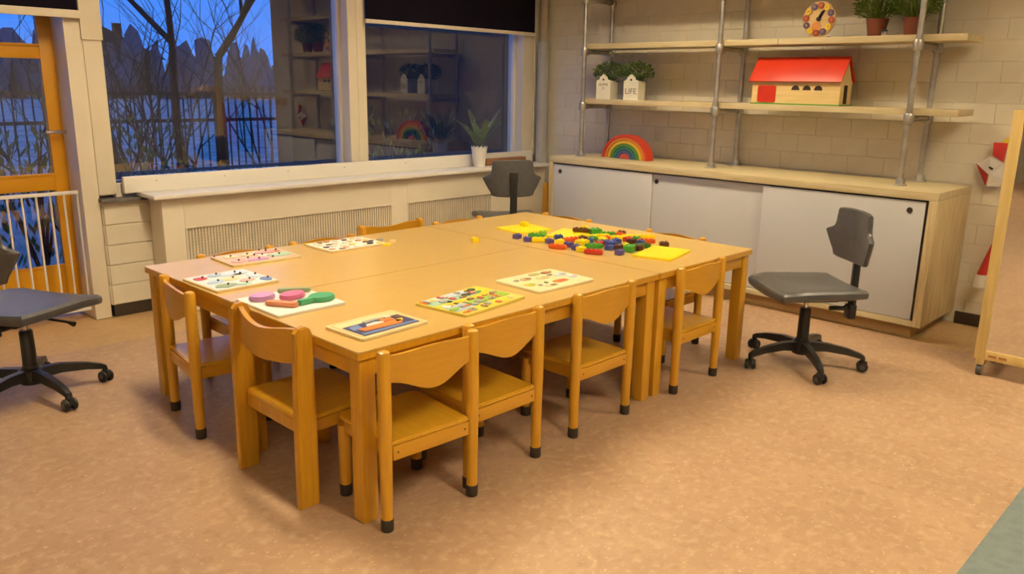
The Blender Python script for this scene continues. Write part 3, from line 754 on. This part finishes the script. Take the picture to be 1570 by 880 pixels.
# ------------------------------------------------------------------ puzzles on the tables
TZ = .59
def pm(name, c, r=.45): return mat('pz_'+name, c, r)
PC = dict(white=(.78, .75, .70), cream=(.78, .62, .34), wood=(.66, .44, .18), pink=(.72, .36, .33), lilac=(.52, .27, .50), rose=(.62, .15, .30), coral=(.70, .27, .13), sage=(.30, .38, .22), green=(.07, .34, .16), lime=(.28, .48, .05), yellow=(.82, .60, .03), sky=(.42, .55, .68), blue=(.16, .25, .50), navy=(.05, .05, .15), orange=(.72, .20, .03), red=(.52, .06, .04), grey=(.33, .32, .31), brown=(.22, .10, .04), dark=(.04, .03, .03), mint=(.36, .58, .45), paleblue=(.60, .68, .80), tan=(.55, .38, .2))
def C_(n): return pm(n, PC[n])
def board(name, label, cx, cy, w, h, rot, edge, th=.010, rad=.008):
    t = thing(name, label, 'puzzle', (cx, cy, TZ), math.radians(rot))
    MB().prism(rrect(w, h, rad, 4), 0, th, 'z', bev=.0012).build('puzzle_board', edge, t)
    return t
def piece(t, poly, m, z0, z1, nm='puzzle_piece', bev=.0006):
    return MB().prism(poly, z0, z1, 'z', bev=bev).build(nm, m, t)
knob_me = MB().lathe([(.002, 0), (.0025, .003), (.0045, .0045), (.0047, .007), (.003, .0085)], 10).mesh('knob', mat('knob_brown', (.07, .035, .025), .5))
def blob(r, cx, cy, sx, sy, n=11):
    a0 = r.random()*6
    return [(cx+sx*(.72+.28*r.random())*math.cos(a0*0+2*PI*k/n), cy+sy*(.72+.28*r.random())*math.sin(2*PI*k/n)) for k in range(n)]
def in_oriented(poly, ang, cx, cy): 
    c, s = math.cos(ang), math.sin(ang); return [(cx+x*c-y*s, cy+x*s+y*c) for x, y in poly]

# pink peg puzzle
t = board('peg_puzzle', 'pale pink peg puzzle with small dark knobs on the window-side table', .443, 1.437, .335, .235, -2, C_('cream'))
r = random.Random(31)
piece(t, rrect(.315, .215, .006), mat('pz_pinkbase', (.72, .45, .33), .4), .010, .0106, 'picture')
for (x, y, sx, sy, c) in ((-.11, -.055, .045, .036, 'pink'), (-.02, -.07, .065, .032, 'lilac'), (.10, -.03, .068, .038, 'mint'), (.08, .065, .068, .036, 'pink'), (-.10, .05, .045, .03, 'cream'), (-.02, .05, .04, .03, 'cream'), (.13, .06, .02, .03, 'coral'), (.03, .0, .03, .025, 'white')):
    p = piece(t, blob(r, x, y, sx, sy), C_(c), .0106, .0132); link('knob', knob_me, p, (x, y, .0130))
for (x, y) in ((-.155, .10), (.07, .112), (.105, .114), (-.05, -.02), (.05, -.065), (.0, .02)): link('knob', knob_me, t, (x, y, .0106))
# blue farm peg puzzle
t = board('peg_puzzle', 'white and pale blue farm peg puzzle at the table end', .147, 1.098, .272, .290, 2, C_('cream'))
piece(t, rrect(.256, .274, .006), mat('pz_bluebase', (.66, .68, .66), .4), .010, .0106, 'picture')
for (x, y, sx, sy, c) in ((-.09, .08, .032, .030, 'red'), (-.02, .10, .035, .03, 'sky'), (.055, .085, .07, .05, 'paleblue'), (.10, .0, .028, .05, 'paleblue'), (.105, -.09, .025, .04, 'blue'), (-.07, -.01, .04, .028, 'sky'), (.0, .0, .045, .03, 'cream'), (.04, -.06, .045, .03, 'pink'), (-.07, -.09, .05, .035, 'sage'), (.0, -.11, .035, .022, 'mint'), (.06, .05, .03, .02, 'white')):
    p = piece(t, blob(r, x, y, sx, sy), C_(c), .0106, .0130); link('knob', knob_me, p, (x+.01, y, .0128))
# cookware puzzle with thick pieces
t = board('chunky_puzzle', 'white board puzzle with thick pink, orange and green cookware pieces', .153, .645, .278, .308, 0, C_('white'))
piece(t, ell(.052, .042, 24, -.068, .085, .3), C_('lilac'), .010, .028, bev=.004)
piece(t, ell(.056, .040, 24, .025, .030, .35), C_('rose'), .010, .028, bev=.004)
piece(t, in_oriented(rrect(.125, .034, .015, 5), -.62, .075, .100), C_('sage'), .010, .026, bev=.004)
piece(t, in_oriented(rrect(.125, .040, .018, 5), -1.0, -.062, -.045), C_('coral'), .010, .026, bev=.004)
pan = [(.052*math.cos(a), .046*math.sin(a)) for a in [math.radians(-160+320*k/18) for k in range(19)]] + [(-.105, .014), (-.112, .0), (-.105, -.014)]
piece(t, in_oriented(pan, .15, .090, -.066), C_('green'), .010, .028, bev=.004)
# boat puzzle in wooden frame
t = board('tray_puzzle', 'small wooden tray puzzle with an orange boat on navy blue', .210, .187, .285, .200, 3, C_('cream'))
piece(t, rrect(.262, .176, .005), C_('wood'), .010, .0104, 'frame_line', .0)
piece(t, rrect(.250, .164, .005), C_('cream'), .0104, .0108, 'frame_inner', .0)
piece(t, rrect(.236, .118, .003, 4, .0, -.022), C_('navy'), .0108, .0118, 'picture', .0)
for poly, c in (([(-.085, -.045), (.06, -.055), (.088, -.030), (.070, -.005), (-.02, -.010), (-.095, -.012)], 'orange'), ([(-.05, -.008), (-.04, .012), (.0, .018), (.03, .004), (.02, -.010)], 'white'), ([(.02, .0), (.03, .030), (.075, .024), (.07, -.004)], 'orange'), ([(.055, -.035), (.09, -.030), (.10, -.010), (.07, -.008)], 'yellow'), ([(-.112, -.02), (-.105, .02), (-.06, .03), (-.07, -.01)], 'blue'), ([(-.03, .022), (-.03, .046), (.02, .05), (.06, .040), (.05, .030), (.0, .030)], 'grey'), ([(.06, .030), (.07, .050), (.085, .045), (.082, .028)], 'white'), ([(-.115, -.075), (.115, -.075), (.115, -.062), (-.115, -.060)], 'blue'), ([(.09, .0), (.085, .025), (.11, .022), (.112, .0)], 'brown')):
    piece(t, poly, C_(c), .0118, .0130, bev=.0003)
# farm animals board
t = board('picture_puzzle', 'yellow and green picture puzzle board crowded with animals', .658, .207, .352, .250, 7, mat('pz_animalbase', (.74, .60, .12), .4))
r = random.Random(77)
for (x0, x1, y0_, y1_, c) in ((-.15, .08, .075, .118, 'paleblue'), (-.165, .10, .035, .080, 'mint'), (-.165, .165, .005, .030, 'yellow'), (-.165, -.05, -.075, -.01, 'sky'), (-.06, .165, -.06, -.002, 'lime'), (-.1, .1, -.115, -.07, 'yellow'), (.09, .165, .03, .11, 'yellow'), (-.168, -.14, .07, .118, 'orange')):
    piece(t, rrect(x1-x0, y1_-y0_, .008, 3, (x0+x1)/2, (y0_+y1_)/2), C_(c), .010, .0112, 'picture', .0003)
pal = ['white', 'grey', 'brown', 'orange', 'lilac', 'green', 'lime', 'yellow', 'cream', 'sky', 'dark', 'red']
for j in range(5):
    for i in range(9):
        x = -.148+.037*i+r.uniform(-.014, .014); y = -.098+.049*j+r.uniform(-.014, .014)
        if abs(x) > .152 or abs(y) > .104: continue
        c = pal[r.randrange(len(pal))]
        hgt = .0124+.0018*r.random()
        p = piece(t, blob(r, x, y, .012+.016*r.random(), .010+.012*r.random(), 9), C_(c), .0112, hgt, bev=.0003)
        if r.random() < .6: piece(p, blob(r, x+r.uniform(-.004, .004), y+r.uniform(-.004, .004), .007, .006, 7), C_(pal[r.randrange(len(pal))]), hgt, hgt+.0005, 'printed_patch', .0)
# cream animal board
t = board('picture_puzzle', 'cream picture puzzle board with a few separate animal pieces', 1.105, .236, .340, .258, -1, mat('pz_creambase', (.80, .68, .40), .4), rad=.016)
for (x, y, sx, sy, c, c2) in ((-.115, -.025, .024, .022, 'yellow', 'lime'), (-.06, .055, .030, .018, 'tan', 'brown'), (-.11, .06, .012, .012, 'grey', 'brown'), (.02, .03, .034, .020, 'cream', 'tan'), (.03, .095, .032, .018, 'tan', 'lime'), (.095, .085, .030, .016, 'brown', 'orange'), (.035, -.055, .040, .020, 'orange', 'red'), (.12, .02, .034, .022, 'paleblue', 'grey'), (.135, -.035, .022, .020, 'paleblue', 'lilac'), (-.05, -.085, .032, .016, 'cream', 'dark'), (-.085, -.055, .010, .010, 'grey', 'grey'), (-.035, -.04, .008, .010, 'dark', 'grey'), (.075, .045, .014, .010, 'grey', 'dark')):
    sx *= 1.25; sy *= 1.25; p = piece(t, blob(r, x, y, sx, sy, 12), C_(c), .010, .0122, bev=.0003)
    piece(p, blob(r, x+sx*.2, y-sy*.1, sx*.55, sy*.5, 9), C_(c2), .0122, .0128, 'printed_patch', .0)
# cluttered far puzzle with loose pieces
t = board('picture_puzzle', 'white puzzle board heaped with loose picture pieces on the window side', .93, 1.424, .335, .235, 0, C_('cream'))
piece(t, rrect(.320, .220, .006), C_('white'), .010, .0106, 'picture', .0)
r = random.Random(5)
pal2 = ['white', 'white', 'grey', 'cream', 'brown', 'paleblue', 'coral', 'dark', 'yellow']
for j in range(4):
    for i in range(7):
        x = -.14+.045*i+r.uniform(-.012, .012); y = -.085+.056*j+r.uniform(-.012, .012)
        piece(t, blob(r, x, y, .020, .016, 8), C_(pal2[r.randrange(len(pal2))]), .0106, .0126+.004*r.random(), bev=.0003)
# loose single pieces beside it
for (x, y, c, w_, l_) in ((1.085, 1.30, 'yellow', .028, 'yellow loose puzzle piece beside the heaped puzzle board'), (1.165, 1.36, 'cream', .022, 'cream loose puzzle piece on the bare table'), (1.135, 1.425, 'grey', .024, 'grey loose puzzle piece beside the heaped puzzle board'), (.98, 1.575, 'coral', .022, 'small reddish loose piece on the table edge by the window'), (.785, 1.555, 'yellow', .02, 'yellow loose piece near the corner of the heaped puzzle')):
    MB().prism(blob(r, 0, 0, w_, w_*.8, 10), 0, .009, 'z', bev=.001).build('puzzle_piece', C_(c), None, loc=(x, y, TZ+(0 if w_ != .02 else 0)), label=l_, cat='puzzle piece')

# ------------------------------------------------------------------ plastic blocks
BCOL = dict(yellow=(.92, .72, .004), blue=(.035, .065, .30), purple=(.085, .065, .27), green=(.06, .33, .035), lime=(.25, .48, .03), red=(.55, .035, .02), orange=(.68, .10, .012), brown=(.09, .025, .015), darkgreen=(.03, .13, .02))
def pl(c): return mat('plastic_'+c, BCOL[c], .3, tuple(q*.93 for q in BCOL[c]), coat=.2)
def plate(cx, cy, w, h, rot, label, z=TZ):
    t = thing('block_base_plate', label, 'base plate', (cx, cy, z), math.radians(rot))
    MB().prism(rrect(w, h, .010, 3), 0, .010, 'z', bev=.002).build('plate', pl('yellow'), t)
    n1, n2 = 10, 8
    g = MB()
    for i in range(n1):
        for j in range(n2):
            g.lathe([(.0052, .009), (.0052, .0108), (.004, .0114)], 6, (-w/2+w*(i+.5)/n1, -h/2+h*(j+.5)/n2, 0))
    g.build('studs', pl('yellow'), t, smooth=False, kind='stuff')
plate(1.945, 1.158, .240, .225, -8, 'yellow studded base plate with one loose block on it')
plate(1.968, .240, .290, .200, 13, 'yellow studded base plate lying at the table edge')
plate(2.020, .885, .260, .180, 20, 'yellow studded base plate partly covered by the block pile')
def block_mesh(kind, c):
    m = MB()
    if kind == 's': m.box((-.022, -.017, 0), (.022, .017, .024), .004); st = [(-.011, 0), (.011, 0)]; h = .024
    elif kind == 'l': m.prism([(-.046, -.011), (-.034, -.018), (.034, -.018), (.046, -.011), (.046, .011), (.034, .018), (-.034, .018), (-.046, .011)], 0, .022, 'z', bev=.004); st = [(-.024, 0), (0, 0), (.024, 0)]; h = .022
    else: m.box((-.032, -.026, 0), (.032, .026, .032), .006); st = [(-.014, -.012), (.014, -.012), (-.014, .012), (.014, .012)]; h = .032
    for x, y in st: m.lathe([(.0065, h-.001), (.0065, h+.003), (.005, h+.004)], 10, (x, y, 0))
    return m.mesh('block', pl(c))
BL = [('purple','s',1.719,0.994),('purple','s',1.708,0.895),('green','l',1.822,0.947),('lime','s',1.891,0.966),('yellow','l',1.741,0.855),('purple','s',1.747,0.790),('blue','s',1.868,0.832),('yellow','s',1.775,0.742),('orange','l',1.675,0.667),('orange','l',1.878,0.750),('purple','s',1.757,0.664),('purple','s',1.732,0.596),('yellow','b',1.829,0.625),('yellow','s',1.713,0.546),('red','l',1.709,0.464),('green','l',1.843,0.567),('blue','s',1.934,0.663),('blue','b',1.903,0.539),('blue','s',1.847,0.474),('yellow','l',2.007,0.726),('yellow','l',2.061,0.680),('brown','l',2.091,0.860),('yellow','s',2.147,0.883),('green','b',2.146,0.802),('green','l',2.159,0.712),('orange','s',2.179,0.669),('brown','s',2.225,0.682),('yellow','l',2.139,0.600),('blue','s',2.023,0.559),('purple','s',1.794,0.369),('brown','s',1.902,0.459),('red','s',2.100,0.544),('brown','s',2.082,0.502),('green','s',2.147,0.519),('orange','l',2.145,0.472),('yellow','l',2.248,0.532),('darkgreen','l',2.015,0.396),('brown','s',1.951,0.373),('green','b',1.905,0.388),('yellow','s',1.951,0.451),('yellow','s',1.478,1.068),('yellow','s',1.99,1.20),('brown','s',2.14,0.345)]
r = random.Random(12)
BL += [(c, k, 1.90+.28*r.random(), .42+.33*r.random()) for c, k in (('yellow', 's'), ('blue', 's'), ('red', 's'), ('green', 's'), ('yellow', 'l'), ('orange', 's'), ('blue', 'l'), ('brown', 's'))]
rad = dict(s=.027, l=.038, b=.038)
P = [[x, y] for _, _, x, y in BL]
def on_plate(x, y, cx, cy, w, h, rot, pad=0):
    a = math.radians(-rot); dx, dy = x-cx, y-cy; u = dx*math.cos(a)-dy*math.sin(a); v = dx*math.sin(a)+dy*math.cos(a)
    return abs(u) < w/2+pad and abs(v) < h/2+pad
for it in range(160):
    for i in range(len(P)):
        for j in range(i):
            d = math.hypot(P[i][0]-P[j][0], P[i][1]-P[j][1]); need = rad[BL[i][1]]+rad[BL[j][1]]
            if 1e-6 < d < need:
                k = (need-d)/d*.25
                ddx, ddy = (P[i][0]-P[j][0])*k, (P[i][1]-P[j][1])*k
                P[i][0] += ddx; P[i][1] += ddy; P[j][0] -= ddx; P[j][1] -= ddy
bcache = {}
def blabel(c, x, y, plateno, k='s'):
    if plateno == 1: return 'yellow plastic block lying on the far yellow base plate'
    if x < 1.55: return 'single yellow plastic block lying apart in the middle of the tables'
    return '%s %s plastic building block in the loose pile on the tables' % ({'s': 'small', 'l': 'long', 'b': 'big square'}[k], {'darkgreen': 'dark green', 'lime': 'lime green', 'brown': 'dark brown'}.get(c, c))
for i, (c, k, _, _) in enumerate(BL):
    x, y = P[i]
    if (c, k) not in bcache: bcache[(c, k)] = block_mesh(k, c)
    z = TZ+.0005; pn = 0
    if on_plate(x, y, 1.945, 1.158, .240, .225, -8): z += .0114; pn = 1
    elif on_plate(x, y, 2.020, .885, .260, .180, 20, .028): z += .0114; pn = 3
    elif on_plate(x, y, 1.968, .240, .290, .200, 13, .02): z += .0114; pn = 2
    o = link('plastic_block', bcache[(c, k)], None, (x, y, z), r.random()*PI if k != 'l' else r.uniform(-1.2, -.2), blabel(c, x, y, pn, k), 'block', 'loose plastic blocks on the tables')

# ------------------------------------------------------------------ coats on a rail by the right wall (seen mirrored in the window)
cr = thing('coat_rail', 'wooden coat rail with hooks on the right wall beyond the mirror', 'coat rail', (WX, -2.1, 1.14))
B((-.022, -1.05, -.045), (-.001, 1.05, .045), .003).build('rail_board', mirror_wood, cr)
for k in range(6): MB().tube([(-.022, -.88+.36*k, .0), (-.06, -.88+.36*k, -.01), (-.075, -.88+.36*k, .02)], .006, 8).build('hook', steel_pol, cr)
for k, (m_, nm) in enumerate(((coat_pink, 'dusty pink'), (coat_maroon, 'maroon'), (coat_navy, 'navy blue'), (coat_maroon, 'dark red'))):
    o = thing('hanging_coat', '%s child coat hanging from the rail on the right wall' % nm, 'coat', (WX-.115, -2.62+.36*k, .48))
    oval_loft([(0, 0, .07, .13), (0, .15, .075, .125), (0, .35, .07, .115), (0, .5, .06, .10), (0, .6, .045, .07), (0, .66, .02, .03)], 22).build('coat_body', m_, o)
    for s_ in (-1, 1): oval_loft([(s_*.135, .08, .035, .038), (s_*.13, .25, .04, .042), (s_*.10, .45, .042, .045), (s_*.06, .56, .035, .04)], 14).build('sleeve', m_, o)

# ------------------------------------------------------------------ outside the window
B((-60, 3.36, -.35), (90, 140, -.05)).build('ground_outside', snow, None, label='pale snowy garden ground outside the windows', cat='ground', kind='stuff')
def bare_tree(x, y, h, lean, seed, label, r0=.07, fork=.45, leaves=0):
    t = thing('bare_tree', label, 'tree', (x, y, -.05), 0)
    m = MB(); r = random.Random(seed); tips = []
    def grow(p, d, L, rad_, depth):
        n = 4; pts = [p]; q = p
        for i in range(n):
            d = (d+Vector((r.uniform(-.12, .12), r.uniform(-.12, .12), r.uniform(-.02, .06)))).normalized(); q = q+d*L/n; pts.append(q)
        m.tube(pts, [rad_*(1-.45*i/n) for i in range(n+1)], 6 if depth else 8, cap=True)
        if depth >= 4: tips.append(q); return
        for k in range(2 if depth == 0 else 3):
            ax = Vector((r.uniform(-1, 1), r.uniform(-1, 1), r.uniform(-.3, .5))).normalized()
            nd = (d+ax*r.uniform(.45, .9)).normalized()
            grow(pts[-1] if k < 2 else pts[2], nd, L*r.uniform(.6, .8), rad_*.52, depth+1)
    grow(Vector((0, 0, 0)), Vector((lean[0], lean[1], 1)).normalized(), h*fork, r0, 0)
    m.build('trunk_and_branches', bark, t)
    if leaves:
        f = MB()
        for q in tips:
            for _ in range(leaves):
                p = q+Vector((r.uniform(-.2, .2), r.uniform(-.2, .2), r.uniform(-.25, .1))); s = Vector((r.uniform(-1, 1), r.uniform(-1, 1), 0)).normalized()*.014
                f.bm.faces.new([f.bm.verts.new(v) for v in (p, p+s+Vector((0, 0, -.03)), p+Vector((0, 0, -.085)), p-s+Vector((0, 0, -.03)))])
        f.build('leaves', leaf_dark, t, smooth=False, kind='stuff')
bare_tree(1.27, 5.0, 4.4, (-.05, .05), 1, 'leaning garden tree with sparse hanging leaves outside window by the door', .07, .5, 5)
bare_tree(2.9, 7.9, 5.0, (.02, .0), 2, 'bare forked garden tree standing before the iron fence', .075, .38)
bare_tree(3.75, 8.5, 5.8, (.0, .02), 6, 'second bare tree with wide fork near the brick wall', .095, .30)
bare_tree(-.7, 5.6, 4.5, (.05, .0), 9, 'bare tree seen through the glass of the orange door', .10, .4, 4)
bare_tree(.6, 11.5, 6.0, (-.05, 0), 14, 'bare tree beyond the iron fence in the snowy garden', .11, .4)
def shrub(x, y, R, h, seed, label):
    t = thing('garden_shrub', label, 'shrub', (x, y, -.05)); m = MB(); r = random.Random(seed)
    for _ in range(7):
        a = r.random()*6.3; m.tube([(0, 0, 0), (.3*R*math.cos(a), .3*R*math.sin(a), h*.4), (.8*R*math.cos(a), .8*R*math.sin(a), h*r.uniform(.7, 1))], [.015, .01, .005], 6)
    m.build('stems', bark, t)
    f = MB()
    for _ in range(240):
        a = r.random()*6.3; q = R*r.random()**.5; z = h*(.15+.85*r.random()); p = Vector((q*math.cos(a), q*math.sin(a), z)); s = Vector((r.uniform(-1, 1), r.uniform(-1, 1), r.uniform(-.4, .4))).normalized()*.02
        d = Vector((r.uniform(-.06, .06), r.uniform(-.06, .06), -.09))
        f.bm.faces.new([f.bm.verts.new(v) for v in (p, p+d*.5+s, p+d, p+d*.5-s)])
    f.build('leaves', leaf_dark, t, smooth=False, kind='stuff')
shrub(.35, 4.4, .45, 1.15, 41, 'dark leafy shrub just outside the window by the door')
shrub(1.35, 5.8, .5, .85, 42, 'low leafy shrub in the middle of the snowy garden')
shrub(2.0, 6.6, .5, 1.1, 43, 'leafy shrub in front of the forked garden tree')
shrub(3.35, 4.3, .5, 1.25, 44, 'dark leafy shrub outside the window beside the fern')
def twig_bush(x, y, h, n, seed, label):
    t = thing('twiggy_bush', label, 'bush', (x, y, -.05)); m = MB(); r = random.Random(seed)
    def tw(p, d, L, rad_, dep):
        pts = [p]; q = p
        for i in range(3):
            d = (d+Vector((r.uniform(-.25, .25), r.uniform(-.25, .25), r.uniform(-.1, .12)))).normalized(); q = q+d*L/3; pts.append(q)
        m.tube(pts, [rad_*(1-.2*i) for i in range(4)], 5, cap=False)
        if dep < 3:
            for k in range(3): tw(pts[1+k % 3], (d+Vector((r.uniform(-1, 1), r.uniform(-1, 1), r.uniform(-.2, .5)))*.8).normalized(), L*.62, rad_*.55, dep+1)
    for k in range(n):
        a = r.random()*6.3; tw(Vector((.05*math.cos(a), .05*math.sin(a), 0)), Vector((.35*math.cos(a), .35*math.sin(a), 1)).normalized(), h*.5, .016, 0)
    m.build('twigs', bark, t)
for k, (x, y, h, n, l_) in enumerate(((.75, 4.7, 1.7, 3, 'bare twiggy bush close to the window by the door'), (1.9, 6.0, 2.0, 3, 'bare twiggy bush between the garden trees'), (2.3, 7.2, 3.0, 4, 'tall bare twiggy bush before the forked tree'), (3.4, 8.9, 3.4, 4, 'tall bare twiggy bush close to the iron fence'), (1.4, 8.4, 3.2, 3, 'bare twiggy bush in front of the fence rails'), (4.7, 9.0, 3.6, 4, 'tall bare twiggy bush near the end of the brick wall'))):
    twig_bush(x, y, h, n, 60+k, l_)
fe = thing('iron_fence', 'dark iron bar fence across the snowy garden', 'fence', (0, 9.6, -.05))
for z in (.15, .85, 1.22): MB().box((-8, -.02, z), (9, .02, z+.045)).build('rail', iron, fe)
g = MB()
for k in range(150): g.box((-8+k*.113, -.009, 0), (-8+k*.113+.018, .009, 1.35))
g.build('bars', iron, fe, smooth=False, kind='stuff')
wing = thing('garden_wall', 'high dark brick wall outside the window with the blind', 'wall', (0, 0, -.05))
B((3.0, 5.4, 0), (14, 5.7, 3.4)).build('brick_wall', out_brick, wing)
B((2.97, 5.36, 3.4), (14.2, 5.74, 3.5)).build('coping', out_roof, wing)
def house(x, y, w_, h_, label, lit):
    t = thing('distant_house', label, 'house', (x, y, -.05))
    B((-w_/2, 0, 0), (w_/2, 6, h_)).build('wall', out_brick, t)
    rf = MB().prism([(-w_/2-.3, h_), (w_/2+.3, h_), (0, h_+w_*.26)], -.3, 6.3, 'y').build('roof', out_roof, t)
    B((w_*.18, 2, h_+.3), (w_*.18+.6, 2.7, h_+w_*.26+.5)).build('chimney', out_brick, rf)
    for k, (u, z) in enumerate(((-.3, .55), (.0, .55), (.3, .55), (-.25, .2), (.25, .2))):
        B((u*w_-.45, -.04, z*h_-.1), (u*w_+.45, .0, z*h_+1.0)).build('window', lit_win if k == lit else out_roof, t)
house(4.0, 84, 9, 2.4, 'distant house with a dark gable beyond the fence', 4)
house(26, 75, 10, 3.2, 'distant house with chimney behind the forked trees', 3)
house(-13, 76, 10, 3.0, 'distant house far to the side behind the orange door', 1)
hg = thing('distant_treeline', 'dark line of distant trees beyond the snowy field', 'treeline', (0, 62, -.05))
m = MB(); r = random.Random(9)
for k in range(300):
    bm = bmesh.new(); bmesh.ops.create_icosphere(bm, subdivisions=2, radius=1)
    for v in bm.verts: v.co *= r.uniform(.6, 1.3)
    hh_ = r.uniform(.9, 2.5); ww_ = r.uniform(.4, 1.0); m.add(bm, Matrix.Translation((-40+k*.38, r.uniform(-2, 2), hh_*.95)) @ Matrix.Diagonal((ww_, ww_, hh_, 1)))
m.build('tree_crowns', mat('hazed_wood', (.13, .12, .13), .95), hg)  # distance haze is mixed into the crown colour
